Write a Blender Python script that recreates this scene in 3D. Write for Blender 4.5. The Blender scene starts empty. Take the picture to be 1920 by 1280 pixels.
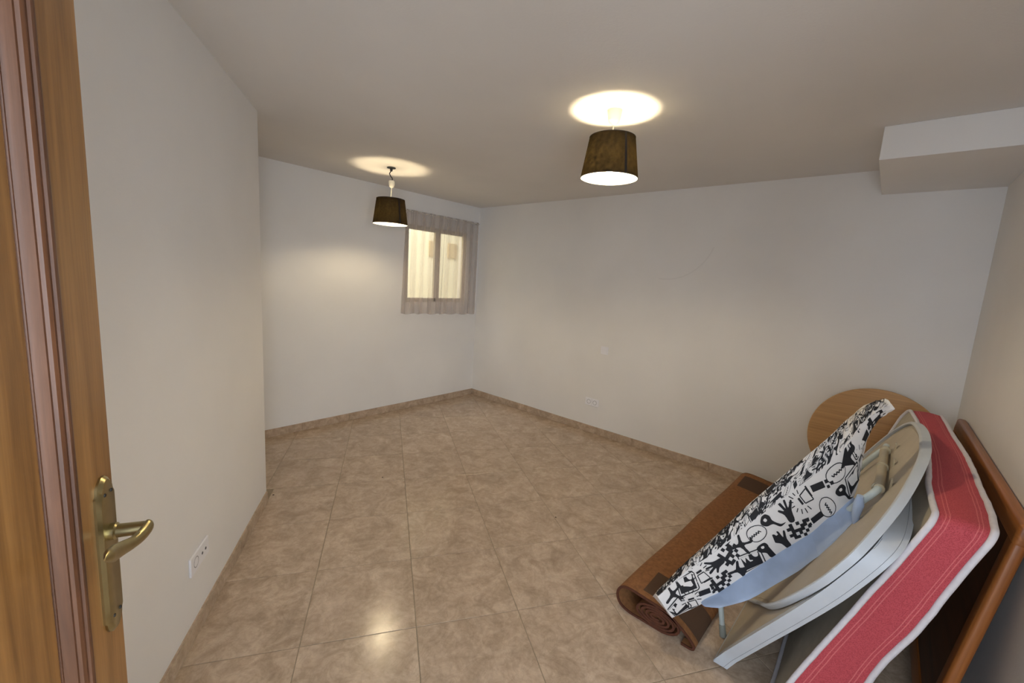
import bpy, bmesh, math, random
from mathutils import Vector, Matrix, noise
random.seed(7)
SC = bpy.context.scene
COL = SC.collection
PI = math.pi

def lin(r, g, b):
    f = lambda c: (c/255/12.92) if c/255 <= .04045 else ((c/255+.055)/1.055)**2.4
    return (f(r), f(g), f(b), 1.0)

# ------------------------------------------------------------------ room numbers (metres)
H = 1.55                       # eye height
XB, YW, YR, ZC = 3.84, 4.043, -.42, 2.432   # long wall x, window wall y, right wall y, ceiling
TH = 1.011823                  # direction of the tile grid and of the left wall
AX = Vector((math.cos(TH), math.sin(TH), 0)); BX = Vector((-math.sin(TH), math.cos(TH), 0))
BL = .7476                     # left wall plane along BX
AC = 2.945                     # where the left wall ends (corner) along AX
def ab(a, b, z=0): return AX*a + BX*b + Vector((0, 0, z))

# ------------------------------------------------------------------ camera
cam = bpy.data.objects.new('camera', bpy.data.cameras.new('camera')); COL.objects.link(cam)
right = Vector((.66548624, -.74390794, .06106583)); down = Vector((-.06666665, -.14072529, -.98780157)); fwd = Vector((.74342694, .6532973, -.14324459))
M = Matrix.Identity(4)
for i in range(3):
    M[i][0] = right[i]; M[i][1] = -down[i]; M[i][2] = -fwd[i]
M[2][3] = H
cam.matrix_world = M
cam.data.sensor_width = 36; cam.data.lens = 791.535/1920*36
cam.data.clip_start = .02
SC.camera = cam

# ------------------------------------------------------------------ light and exposure
SC.view_settings.view_transform = 'Standard'; SC.view_settings.look = 'None'
SC.view_settings.gamma = 1; SC.view_settings.use_curve_mapping = False
SC.view_settings.exposure = 0.40
W = bpy.data.worlds.new('world'); SC.world = W; W.use_nodes = True
W.node_tree.nodes['Background'].inputs[0].default_value = (.78, .86, 1.0, 1)
W.node_tree.nodes['Background'].inputs[1].default_value = .75
def area(name, loc, target, sx, sy, power, col):
    l = bpy.data.lights.new(name, 'AREA'); l.shape = 'RECTANGLE'; l.size = sx; l.size_y = sy
    l.energy = power; l.color = col
    o = bpy.data.objects.new(name, l); COL.objects.link(o); o.location = loc
    o.rotation_euler = (Vector(target)-Vector(loc)).to_track_quat('-Z', 'Y').to_euler()
    return o
area('hall_daylight', ab(-1.9, -.06, 1.35), ab(1.2, -.06, 1.2), 1.5, 1.9, 60, (.76, .87, 1.0))
area('hall_daylight_fill', (-1.75, -.12, 1.45), (2.9, -.3, 1.5), 1.0, 1.8, 40, (.70, .83, 1.0))  # added cool fill for the room's right side; no window stands here
area('light_well_daylight', (3.2, 5.05, 3.3), (3.3, 6.1, 1.6), 1.6, .9, 84, (1.0, .97, .88))
BULB1, BULB2 = 560, 320

# ------------------------------------------------------------------ materials
def mat(name):
    m = bpy.data.materials.new(name); m.use_nodes = True
    return m, m.node_tree, m.node_tree.nodes['Principled BSDF']
def N(t, kind, **kw):
    n = t.nodes.new(kind)
    for k, v in kw.items():
        if k in n.inputs: n.inputs[k].default_value = v
        else: setattr(n, k, v)
    return n
def coords(t, scale=(1, 1, 1), kind='Object', rot=(0, 0, 0)):
    c = t.nodes.new('ShaderNodeTexCoord'); mp = t.nodes.new('ShaderNodeMapping')
    mp.inputs['Scale'].default_value = scale; mp.inputs['Rotation'].default_value = rot
    t.links.new(c.outputs[kind], mp.inputs[0]); return mp.outputs[0]
def ramp(t, src, stops):
    r = t.nodes.new('ShaderNodeValToRGB'); e = r.color_ramp.elements
    while len(e) < len(stops): e.new(.5)
    for q, (p, c) in zip(e, stops): q.position = p; q.color = c
    t.links.new(src, r.inputs[0]); return r.outputs[0]
def bump(t, bs, src, strength, dist=.01):
    b = N(t, 'ShaderNodeBump', Strength=strength, Distance=dist)
    t.links.new(src, b.inputs['Height']); t.links.new(b.outputs[0], bs.inputs['Normal'])
def simple(name, col, rough=.5, metal=0, var=.06, scale=30, bmp=0, coat=0):
    m, t, b = mat(name)
    n = N(t, 'ShaderNodeTexNoise', Scale=scale, Detail=4.0); t.links.new(coords(t), n.inputs['Vector'])
    c = Vector(col[:3]); lo = (*(c*(1-var)), 1); hi = (*(c*(1+var)), 1)
    t.links.new(ramp(t, n.outputs[0], [(.3, lo), (.7, hi)]), b.inputs['Base Color'])
    b.inputs['Roughness'].default_value = rough; b.inputs['Metallic'].default_value = metal
    if coat: b.inputs['Coat Weight'].default_value = coat
    if bmp: bump(t, b, n.outputs[0], bmp, .003)
    return m

def plaster(name, col):
    m, t, b = mat(name)
    v = coords(t)
    n1 = N(t, 'ShaderNodeTexNoise', Scale=1.3, Detail=5.0); n2 = N(t, 'ShaderNodeTexNoise', Scale=90.0, Detail=3.0)
    t.links.new(v, n1.inputs[0]); t.links.new(v, n2.inputs[0])
    c = Vector(col[:3])
    t.links.new(ramp(t, n1.outputs[0], [(.3, (*(c*.96), 1)), (.7, (*(c*1.03), 1))]), b.inputs['Base Color'])
    b.inputs['Roughness'].default_value = .7
    b.inputs['Specular IOR Level'].default_value = .25
    bump(t, b, n2.outputs[0], .12, .004)
    return m
WALL = plaster('wall_paint', lin(238, 235, 231))
CEIL = plaster('ceiling_paint', lin(228, 224, 219))

def tile_mat(name, sat=1.0):
    m, t, b = mat(name)
    oi = t.nodes.new('ShaderNodeObjectInfo')
    c = t.nodes.new('ShaderNodeTexCoord')
    vm = N(t, 'ShaderNodeVectorMath', operation='MULTIPLY_ADD')
    cmb = t.nodes.new('ShaderNodeCombineXYZ')
    for i in range(3): t.links.new(oi.outputs['Random'], cmb.inputs[i])
    vm.inputs[1].default_value = (13, 29, 7)
    t.links.new(cmb.outputs[0], vm.inputs[0]); t.links.new(c.outputs['Object'], vm.inputs[2])
    n1 = N(t, 'ShaderNodeTexNoise', Scale=8.0, Detail=9.0, Roughness=.7, Distortion=.9)
    n2 = N(t, 'ShaderNodeTexNoise', Scale=34.0, Detail=6.0, Roughness=.6)
    n3 = N(t, 'ShaderNodeTexNoise', Scale=11.0, Detail=5.0, Distortion=2.5)
    for n in (n1, n2, n3): t.links.new(vm.outputs[0], n.inputs['Vector'])
    base = ramp(t, n1.outputs[0], [(.28, lin(162, 140, 118)), (.45, lin(186, 164, 141)), (.6, lin(203, 181, 158)), (.78, lin(220, 200, 178))])
    fine = ramp(t, n2.outputs[0], [(.3, (.86, .85, .84, 1)), (.7, (1.06, 1.05, 1.04, 1))])
    vein = ramp(t, n3.outputs[0], [(.44, (1, 1, 1, 1)), (.5, (.88, .87, .86, 1)), (.56, (1, 1, 1, 1))])
    m1 = N(t, 'ShaderNodeMix', data_type='RGBA', blend_type='MULTIPLY'); m1.inputs[0].default_value = 1
    m2 = N(t, 'ShaderNodeMix', data_type='RGBA', blend_type='MULTIPLY'); m2.inputs[0].default_value = .8
    t.links.new(base, m1.inputs[6]); t.links.new(fine, m1.inputs[7])
    t.links.new(m1.outputs[2], m2.inputs[6]); t.links.new(vein, m2.inputs[7])
    t.links.new(m2.outputs[2], b.inputs['Base Color'])
    rr = N(t, 'ShaderNodeMapRange'); rr.inputs[3].default_value = .14; rr.inputs[4].default_value = .24
    t.links.new(n2.outputs[0], rr.inputs[0]); t.links.new(rr.outputs[0], b.inputs['Roughness'])
    bump(t, b, n2.outputs[0], .05, .002)
    return m
TILE = tile_mat('stone_tile')
GROUT = simple('grout', lin(150, 134, 112), .8, var=.12, scale=60)

def wood(name, dark, mid, light, axis=2, rough=.35, scale=1.0, coat=.2):
    m, t, b = mat(name)
    s = [16*scale]*3; s[axis] = .9*scale
    v = coords(t, tuple(s))
    n = N(t, 'ShaderNodeTexNoise', Scale=1.0, Detail=8.0, Roughness=.6, Distortion=.8); t.links.new(v, n.inputs[0])
    s2 = [140*scale]*3; s2[axis] = 2.5*scale
    n2 = N(t, 'ShaderNodeTexNoise', Scale=1.0, Detail=4.0); t.links.new(coords(t, tuple(s2)), n2.inputs[0])
    base = ramp(t, n.outputs[0], [(.3, dark), (.5, mid), (.72, light)])
    f = ramp(t, n2.outputs[0], [(.35, (.82, .8, .78, 1)), (.65, (1.05, 1.05, 1.05, 1))])
    mx = N(t, 'ShaderNodeMix', data_type='RGBA', blend_type='MULTIPLY'); mx.inputs[0].default_value = .9
    t.links.new(base, mx.inputs[6]); t.links.new(f, mx.inputs[7]); t.links.new(mx.outputs[2], b.inputs['Base Color'])
    b.inputs['Roughness'].default_value = rough; b.inputs['Coat Weight'].default_value = coat
    b.inputs['Coat Roughness'].default_value = .3
    bump(t, b, n2.outputs[0], .08, .002)
    return m
DOORW = wood('varnished_door_wood', lin(112, 74, 34), lin(146, 102, 52), lin(168, 122, 68), scale=1.5)
DOORM = wood('moulding_wood', lin(78, 46, 26), lin(112, 72, 46), lin(142, 98, 70), rough=.42, coat=.15, scale=1.8)
BRASS = simple('brass', lin(168, 156, 116), .3, 1.0, .08, 40)
BEDW = wood('headboard_wood', lin(120, 66, 26), lin(158, 94, 42), lin(176, 110, 56), axis=0, rough=.38)
BEDW2 = wood('headboard_stile_wood', lin(120, 66, 26), lin(158, 94, 42), lin(176, 110, 56), axis=2, rough=.38)
DISCW = wood('disc_veneer', lin(188, 148, 100), lin(194, 153, 104), lin(200, 158, 109), axis=1, rough=.5, scale=.6, coat=0)
PLASTIC = simple('white_plastic', lin(196, 202, 208), .4, 0, .03, 12)
PLASTICB = simple('cream_plastic_underside', lin(186, 176, 158), .5, 0, .07, 9)
SOCKET = simple('white_socket_plastic', lin(244, 243, 246), .35, 0, .02, 8)
SOCKIN = simple('grey_socket_insert', lin(150, 148, 152), .4, 0, .03, 8)
DARK = simple('dark_hole', lin(30, 28, 26), .6)
BLACK = simple('black_print', lin(26, 26, 30), .75, 0, .1, 50)
COVER = simple('white_cotton_cover', lin(226, 222, 218), .85, 0, .03, 25, .15)
FOAM = simple('pale_blue_fabric', lin(166, 184, 212), .85, 0, .07, 16, .3)
TUBE = simple('white_painted_tube', lin(200, 212, 212), .3, 0, .04, 20)
BARM = simple('cream_metal_sleeve', lin(190, 178, 150), .35, .3, .06, 20)
RUBBER = simple('grey_rubber', lin(150, 156, 150), .7)
ALU = simple('pale_aluminium', lin(212, 206, 196), .4, .2, .03, 10)
CUPW = simple('white_plastic_cup', lin(228, 224, 212), .4, 0, .02, 10)
WIRE = simple('black_wire', lin(24, 24, 24), .5)
BEIGE = simple('mattress_cotton', lin(176, 168, 152), .9, 0, .06, 30, .2)
PIPING = simple('white_quilted_piping', lin(222, 218, 222), .85, 0, .05, 60, .3)

def mesh_fabric():
    m, t, b = mat('red_mesh_fabric')
    uv = coords(t, (1, 1, 1), 'UV')
    sp = t.nodes.new('ShaderNodeSeparateXYZ'); t.links.new(uv, sp.inputs[0])
    ch = N(t, 'ShaderNodeTexVoronoi', Scale=330.0); t.links.new(uv, ch.inputs['Vector'])
    base = ramp(t, ch.outputs['Distance'], [(.1, lin(164, 50, 60)), (.6, lin(196, 80, 88))])
    # four stitched lines running round the edge (v is metres across)
    prev = None
    for c in (.020, .029, .093, .102):
        s = N(t, 'ShaderNodeMath', operation='SUBTRACT'); s.inputs[1].default_value = c; t.links.new(sp.outputs[1], s.inputs[0])
        a = N(t, 'ShaderNodeMath', operation='ABSOLUTE'); t.links.new(s.outputs[0], a.inputs[0])
        l = N(t, 'ShaderNodeMath', operation='LESS_THAN'); l.inputs[1].default_value = .0013; t.links.new(a.outputs[0], l.inputs[0])
        if prev is None: prev = l
        else:
            q = N(t, 'ShaderNodeMath', operation='MAXIMUM'); t.links.new(prev.outputs[0], q.inputs[0]); t.links.new(l.outputs[0], q.inputs[1]); prev = q
    mx = N(t, 'ShaderNodeMix', data_type='RGBA'); t.links.new(base, mx.inputs[6]); mx.inputs[7].default_value = lin(226, 128, 128)
    hf = N(t, 'ShaderNodeMath', operation='MULTIPLY'); hf.inputs[1].default_value = .6; t.links.new(prev.outputs[0], hf.inputs[0])
    t.links.new(hf.outputs[0], mx.inputs[0]); t.links.new(mx.outputs[2], b.inputs['Base Color'])
    b.inputs['Roughness'].default_value = .8
    bump(t, b, ch.outputs['Distance'], .35, .003)
    return m
REDM = mesh_fabric()

def rug_mat():
    m, t, b = mat('brown_rug_weave')
    v = coords(t)
    sp = t.nodes.new('ShaderNodeSeparateXYZ'); t.links.new(v, sp.inputs[0])
    def band(out, lo, hi):
        a = N(t, 'ShaderNodeMath', operation='GREATER_THAN'); a.inputs[1].default_value = lo; t.links.new(out, a.inputs[0])
        c = N(t, 'ShaderNodeMath', operation='LESS_THAN'); c.inputs[1].default_value = hi; t.links.new(out, c.inputs[0])
        d = N(t, 'ShaderNodeMath', operation='MULTIPLY'); t.links.new(a.outputs[0], d.inputs[0]); t.links.new(c.outputs[0], d.inputs[1]); return d.outputs[0]
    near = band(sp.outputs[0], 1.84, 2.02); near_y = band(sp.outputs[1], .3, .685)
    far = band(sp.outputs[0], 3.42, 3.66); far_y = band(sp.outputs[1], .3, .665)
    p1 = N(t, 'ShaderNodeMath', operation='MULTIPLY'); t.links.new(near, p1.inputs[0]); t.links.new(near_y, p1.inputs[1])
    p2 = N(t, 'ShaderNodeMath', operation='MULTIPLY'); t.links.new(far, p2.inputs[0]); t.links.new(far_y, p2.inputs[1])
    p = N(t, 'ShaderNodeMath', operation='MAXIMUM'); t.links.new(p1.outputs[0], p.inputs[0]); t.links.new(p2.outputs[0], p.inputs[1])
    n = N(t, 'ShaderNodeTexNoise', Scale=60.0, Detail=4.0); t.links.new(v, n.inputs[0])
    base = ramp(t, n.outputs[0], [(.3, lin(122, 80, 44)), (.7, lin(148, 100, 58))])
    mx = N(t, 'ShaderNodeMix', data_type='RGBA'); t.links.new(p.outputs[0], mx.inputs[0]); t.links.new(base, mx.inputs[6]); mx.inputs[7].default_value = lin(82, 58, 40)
    t.links.new(mx.outputs[2], b.inputs['Base Color']); b.inputs['Roughness'].default_value = .85
    bump(t, b, n.outputs[0], .3, .003)
    return m
RUG = rug_mat()
RUGEDGE = simple('rust_rug_edge', lin(84, 44, 24), .85, 0, .2, 60, .4)

def shade_mat(name, dcol, tcol, fac):
    m, t, b = mat(name); t.nodes.remove(b)
    out = [n for n in t.nodes if n.type == 'OUTPUT_MATERIAL'][0]
    n = N(t, 'ShaderNodeTexNoise', Scale=60.0, Detail=6.0); t.links.new(coords(t), n.inputs[0])
    c = Vector(tcol[:3]); col = ramp(t, n.outputs[0], [(.3, (*(c*.55), 1)), (.7, (*(c*1.3), 1))])
    d = N(t, 'ShaderNodeBsdfDiffuse', Color=dcol); tr = t.nodes.new('ShaderNodeBsdfTranslucent'); t.links.new(col, tr.inputs[0])
    mx = t.nodes.new('ShaderNodeMixShader'); mx.inputs[0].default_value = fac
    t.links.new(d.outputs[0], mx.inputs[1]); t.links.new(tr.outputs[0], mx.inputs[2]); t.links.new(mx.outputs[0], out.inputs[0])
    return m
SHADE = shade_mat('black_fabric_shade', lin(34, 32, 30), lin(66, 56, 34), .26)
LINING = shade_mat('white_shade_lining', lin(232, 228, 218), lin(200, 190, 170), .22)

def curtain_mat():
    m, t, b = mat('sheer_curtain'); t.nodes.remove(b)
    out = [n for n in t.nodes if n.type == 'OUTPUT_MATERIAL'][0]
    d = N(t, 'ShaderNodeBsdfDiffuse', Color=lin(188, 172, 164)); tr = N(t, 'ShaderNodeBsdfTranslucent', Color=lin(188, 172, 160))
    a = t.nodes.new('ShaderNodeMixShader'); a.inputs[0].default_value = .35
    t.links.new(d.outputs[0], a.inputs[1]); t.links.new(tr.outputs[0], a.inputs[2])
    n = N(t, 'ShaderNodeTexWave', Scale=2.6, Distortion=5.0, Detail=3.0); t.links.new(coords(t, (1, 1, .05)), n.inputs[0])
    rr = N(t, 'ShaderNodeMapRange'); rr.inputs[3].default_value = .36; rr.inputs[4].default_value = .52; t.links.new(n.outputs[0], rr.inputs[0])
    tp = t.nodes.new('ShaderNodeBsdfTransparent')
    mx = t.nodes.new('ShaderNodeMixShader'); t.links.new(rr.outputs[0], mx.inputs[0])
    t.links.new(tp.outputs[0], mx.inputs[1]); t.links.new(a.outputs[0], mx.inputs[2]); t.links.new(mx.outputs[0], out.inputs[0])
    return m
CURT = curtain_mat()
def glass_mat():
    m, t, b = mat('window_glass')
    b.inputs['Base Color'].default_value = (1, 1, 1, 1); b.inputs['Transmission Weight'].default_value = 1
    b.inputs['Roughness'].default_value = .0; b.inputs['IOR'].default_value = 1.02
    return m
GLASS = glass_mat()
def emit(name, col, s):
    m, t, b = mat(name); b.inputs['Base Color'].default_value = col
    b.inputs['Emission Color'].default_value = col; b.inputs['Emission Strength'].default_value = s
    return m
BULBM = [emit('warm_bulb_glow', (1.0, .82, .53, 1), b) for b in (BULB1, BULB2)]

# ------------------------------------------------------------------ mesh helpers
def tagged(o, label=None, cat=None, group=None, kind=None):
    if label: o['label'] = label
    if cat: o['category'] = cat
    if group: o['group'] = group
    if kind: o['kind'] = kind
    return o
def obj(name, bm, m, parent=None, smooth=False, loc=None):
    me = bpy.data.meshes.new(name)
    bmesh.ops.recalc_face_normals(bm, faces=bm.faces)
    bm.to_mesh(me); bm.free()
    for x in (m if isinstance(m, (list, tuple)) else [m]): me.materials.append(x)
    if smooth:
        for p in me.polygons: p.use_smooth = True
        try: me.set_sharp_from_angle(angle=math.radians(38))
        except Exception: pass
    o = bpy.data.objects.new(name, me); COL.objects.link(o)
    if parent: o.parent = parent
    if loc: o.location = loc
    return o
def empty(name, loc, label=None, cat=None, group=None, kind=None, rotz=0):
    o = bpy.data.objects.new(name, None); COL.objects.link(o); o.location = loc; o.rotation_euler = (0, 0, rotz)
    o.empty_display_size = .05
    return tagged(o, label, cat, group, kind)
def box(bm, a, b, bev=0, mtx=None):
    a = Vector(a); b = Vector(b)
    r = bmesh.ops.create_cube(bm, size=1)
    for v in r['verts']:
        v.co = Vector([(a[i]+b[i])/2 + v.co[i]*(b[i]-a[i]) for i in range(3)])
    vs = r['verts']
    if bev:
        es = list({e for v in vs for e in v.link_edges})
        q = bmesh.ops.bevel(bm, geom=es, offset=bev, segments=2, affect='EDGES', profile=.5)
        vs = list({v for f in q['faces'] for v in f.verts} | {v for v in vs if v.is_valid})
    if mtx:
        for v in vs: v.co = mtx @ v.co
    return vs
def prism(bm, poly, lo, hi):
    """poly = list of world Vectors (bottom outline, z ignored) between z lo and hi"""
    b = [bm.verts.new((p[0], p[1], lo)) for p in poly]; t = [bm.verts.new((p[0], p[1], hi)) for p in poly]
    bm.faces.new(b[::-1]); bm.faces.new(t)
    n = len(poly)
    for i in range(n): bm.faces.new((b[i], b[(i+1) % n], t[(i+1) % n], t[i]))
def lathe(bm, prof, seg=32, center=(0, 0, 0), axis=None, close=False):
    rings = []
    q = Vector((0, 0, 1)).rotation_difference(Vector(axis)) if axis else None
    for r, z in prof:
        ring = []
        for i in range(seg):
            p = Vector((r*math.cos(2*PI*i/seg), r*math.sin(2*PI*i/seg), z))
            if q: p = q @ p
            ring.append(bm.verts.new(p+Vector(center)))
        rings.append(ring)
    for a, b in zip(rings, rings[1:]):
        for i in range(seg): bm.faces.new((a[i], a[(i+1) % seg], b[(i+1) % seg], b[i]))
    if close:
        bm.faces.new(rings[0][::-1]); bm.faces.new(rings[-1])
    return rings
def tube(bm, pts, r, seg=10, caps=True, closed=False):
    pts = [Vector(p) for p in pts]; n = len(pts); rings = []
    rr = r if isinstance(r, (list, tuple)) else [r]*n
    up = Vector((.13, .21, .97)).normalized()
    for i, p in enumerate(pts):
        if closed: d = pts[(i+1) % n]-pts[i-1]
        else: d = pts[min(i+1, n-1)]-pts[max(i-1, 0)]
        d.normalize()
        if abs(d.dot(up)) > .98: u = d.orthogonal().normalized()
        else: u = (up-d*up.dot(d)).normalized()
        up = u; w = d.cross(u)
        rings.append([bm.verts.new(p+(u*math.cos(2*PI*k/seg)+w*math.sin(2*PI*k/seg))*rr[i]) for k in range(seg)])
    for a, b in list(zip(rings, rings[1:])) + ([(rings[-1], rings[0])] if closed else []):
        for k in range(seg): bm.faces.new((a[k], a[(k+1) % seg], b[(k+1) % seg], b[k]))
    if caps and not closed:
        bm.faces.new(rings[0][::-1]); bm.faces.new(rings[-1])
def catmull(P, sub=6, closed=False):
    out = []; n = len(P); P = [Vector(p) for p in P]
    for i in range(n if closed else n-1):
        g = (lambda k: P[k % n]) if closed else (lambda k: P[min(max(k, 0), n-1)])
        p0, p1, p2, p3 = g(i-1), g(i), g(i+1), g(i+2)
        for s in range(sub):
            t = s/sub
            out.append(.5*((2*p1)+(p2-p0)*t+(2*p0-5*p1+4*p2-p3)*t*t+(3*p1-p0-3*p2+p3)*t**3))
    if not closed: out.append(P[-1])
    return out
def loft(bm, sections, closed=True, caps=True):
    rs = [[bm.verts.new(p) for p in s] for s in sections]
    n = len(rs[0])
    for a, b in zip(rs, rs[1:]):
        for k in range(n if closed else n-1): bm.faces.new((a[k], a[(k+1) % n], b[(k+1) % n], b[k]))
    if caps: bm.faces.new(rs[0][::-1]); bm.faces.new(rs[-1])
    return rs
def clip(poly, nx, ny, d):
    """keep n.p <= d"""
    out = []
    for i, p in enumerate(poly):
        q = poly[(i+1) % len(poly)]
        sp = nx*p[0]+ny*p[1]-d; sq = nx*q[0]+ny*q[1]-d
        if sp <= 0: out.append(p)
        if (sp < 0 < sq) or (sq < 0 < sp):
            k = sp/(sp-sq); out.append((p[0]+(q[0]-p[0])*k, p[1]+(q[1]-p[1])*k))
    return out

def scuffed_wall():
    m = WALL.copy(); m.name = 'wall_paint_with_scuff'; t = m.node_tree; b = t.nodes['Principled BSDF']
    src = b.inputs['Base Color'].links[0].from_socket
    v = coords(t); sp = t.nodes.new('ShaderNodeSeparateXYZ'); t.links.new(v, sp.inputs[0])
    cv = N(t, 'ShaderNodeVectorMath', operation='DISTANCE'); cb = t.nodes.new('ShaderNodeCombineXYZ')
    t.links.new(sp.outputs[1], cb.inputs[1]); t.links.new(sp.outputs[2], cb.inputs[2]); t.links.new(cb.outputs[0], cv.inputs[0]); cv.inputs[1].default_value = (0, 1.56, 2.05)
    s_ = N(t, 'ShaderNodeMath', operation='SUBTRACT'); s_.inputs[1].default_value = .405; t.links.new(cv.outputs['Value'], s_.inputs[0])
    a_ = N(t, 'ShaderNodeMath', operation='ABSOLUTE'); t.links.new(s_.outputs[0], a_.inputs[0])
    mr = N(t, 'ShaderNodeMapRange'); mr.inputs[1].default_value = .0; mr.inputs[2].default_value = .008; mr.inputs[3].default_value = .10; mr.inputs[4].default_value = 0; t.links.new(a_.outputs[0], mr.inputs[0])
    lt = N(t, 'ShaderNodeMath', operation='LESS_THAN'); lt.inputs[1].default_value = 1.93; t.links.new(sp.outputs[2], lt.inputs[0])
    l2 = N(t, 'ShaderNodeMath', operation='LESS_THAN'); l2.inputs[1].default_value = 1.62; t.links.new(sp.outputs[1], l2.inputs[0])
    q = N(t, 'ShaderNodeMath', operation='MULTIPLY'); t.links.new(lt.outputs[0], q.inputs[0]); t.links.new(l2.outputs[0], q.inputs[1])
    q2 = N(t, 'ShaderNodeMath', operation='MULTIPLY'); t.links.new(q.outputs[0], q2.inputs[0]); t.links.new(mr.outputs[0], q2.inputs[1])
    mx = N(t, 'ShaderNodeMix', data_type='RGBA'); t.links.new(q2.outputs[0], mx.inputs[0]); t.links.new(src, mx.inputs[6]); mx.inputs[7].default_value = lin(120, 112, 104)
    t.links.new(mx.outputs[2], b.inputs['Base Color'])
    return m
# ------------------------------------------------------------------ room shell
AH = -2.6                                        # far end of the hall behind the camera (open to daylight)
rx = Vector((-.8479, .5302, 0))
cL = ab(AC, BL)                                  # outer corner of the left wall
kk = (YW-cL.y)/BX.y; cR = cL+BX*kk               # where its return meets the window wall
def on_right(a): # point of the right wall plane at distance a along AX
    b = (YR-AX.y*a)/BX.y; return ab(a, b)
HW = 2.3; hl = ab(AH, HW); hk = ab(-.05, HW); hj = ab(-.05, BL+.1); HB = (YR-AX.y*.05)/BX.y; hr = ab(AH, HB); he = ab(.05, HB)
floor_poly = [(hl.x, hl.y), (hr.x, hr.y), (he.x, he.y), (he.x+.1, YR-.12), (XB+.12, YR-.12), (XB+.12, YW+.12), (cR.x-.3, YW+.12), (cR.x-.3, cR.y), (cL.x, cL.y), (hj.x, hj.y), (hk.x, hk.y)]
floor = empty('floor', (0, 0, 0), kind='structure')
bm = bmesh.new(); prism(bm, floor_poly, -.12, -.0022); obj('grout_bed', bm, GROUT, floor)
TS = .4730; GAP = .0034; A0 = 1.7029; B0 = -.1480
def tile_mesh(poly, name, ht=.009):
    bm = bmesh.new(); b = [bm.verts.new((x, y, -ht)) for x, y in poly]; t = [bm.verts.new((x, y, 0)) for x, y in poly]
    bm.faces.new(b[::-1]); tf = bm.faces.new(t); n = len(poly)
    for i in range(n): bm.faces.new((b[i], b[(i+1) % n], t[(i+1) % n], t[i]))
    bmesh.ops.bevel(bm, geom=list(tf.edges), offset=.0011, segments=1, affect='EDGES')
    return bm
shared = None
for i in range(-9, 10):
    for j in range(-9, 8):
        a, b = A0+i*TS+TS/2, B0+j*TS+TS/2
        h = TS/2-GAP/2
        c = ab(a, b)
        if c.length > 5.9 or a < -1.3: continue
        poly = [ab(a+sx*h, b+sy*h) for sx, sy in ((-1, -1), (1, -1), (1, 1), (-1, 1))]
        poly = [(p.x, p.y) for p in poly]
        full = poly
        poly = clip(poly, 1, 0, XB-.004)
        if poly: poly = clip(poly, 0, 1, YW-.004)
        if poly and a > -.1: poly = clip(poly, 0, -1, -(YR+.004))
        if poly and a <= -.1: poly = clip(poly, -BX.x, -BX.y, -HB-.004)
        if poly and 0 < a < AC: poly = clip(poly, BX.x, BX.y, BL-.004)
        if poly and a <= 0: poly = clip(poly, BX.x, BX.y, HW-.004)
        if poly and a >= AC and b > BL: poly = clip(poly, -AX.x, -AX.y, -(AC-.1))
        if len(poly) < 3: continue
        ar = abs(sum(poly[k][0]*poly[(k+1) % len(poly)][1]-poly[(k+1) % len(poly)][0]*poly[k][1] for k in range(len(poly))))/2
        if ar < .0015: continue
        if poly == full:
            if shared is None:
                bmf = tile_mesh([(-h, -h), (h, -h), (h, h), (-h, h)], 'tile')
                o = obj('tile', bmf, TILE, floor); shared = o.data
            else:
                o = bpy.data.objects.new('tile', shared); COL.objects.link(o); o.parent = floor
            o.location = (c.x, c.y, 0); o.rotation_euler = (0, 0, TH + (PI/2)*random.randint(0, 3))
        else:
            g = (sum(p[0] for p in poly)/len(poly), sum(p[1] for p in poly)/len(poly))
            o = obj('tile', tile_mesh([(p[0]-g[0], p[1]-g[1]) for p in poly], 'tile'), TILE, floor); o.location = (g[0], g[1], 0)

def struct(name, bm, m): return tagged(obj(name, bm, m), kind='structure')
bm = bmesh.new(); prism(bm, floor_poly, ZC, ZC+.12); struct('ceiling', bm, CEIL)
bm = bmesh.new(); box(bm, (XB, YR-.12, -.02), (XB+.12, YW+.12, ZC)); struct('wall_back', bm, scuffed_wall())
bm = bmesh.new(); box(bm, (he.x, YR-.12, -.02), (XB, YR, ZC)); struct('wall_right', bm, WALL)
bm = bmesh.new(); prism(bm, [ab(AH, HB-.1), ab(.03, HB-.1), ab(.03, HB), ab(AH, HB)], -.02, ZC); prism(bm, [ab(AH, HW), ab(-.05, HW), ab(-.05, HW+.1), ab(AH, HW+.1)], -.02, ZC); struct('wall_hall', bm, WALL)
# window wall with its opening
WX0, WX1, WZ0, WZ1 = 2.735, 3.628, 1.235, 2.093
bm = bmesh.new()
for a, b in (((cR.x-.35, YW, -.02), (WX0, YW+.14, ZC)), ((WX1, YW, -.02), (XB, YW+.14, ZC)), ((WX0, YW, -.02), (WX1, YW+.14, WZ0)), ((WX0, YW, WZ1), (WX1, YW+.14, ZC))):
    box(bm, a, b)
struct('wall_window', bm, WALL)
bm = bmesh.new(); p = [ab(.05, BL), ab(AC, BL), ab(AC, BL+.1), ab(.05, BL+.1)]; prism(bm, p, -.02, ZC); struct('wall_left', bm, WALL)
bm = bmesh.new(); p = [ab(AC, BL), cR, cR-AX*.1, ab(AC-.1, BL)]; prism(bm, [ab(AC, BL+.1), cR, cR-AX*.1, ab(AC-.1, BL+.1)], -.02, ZC); struct('wall_return', bm, WALL)
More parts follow.
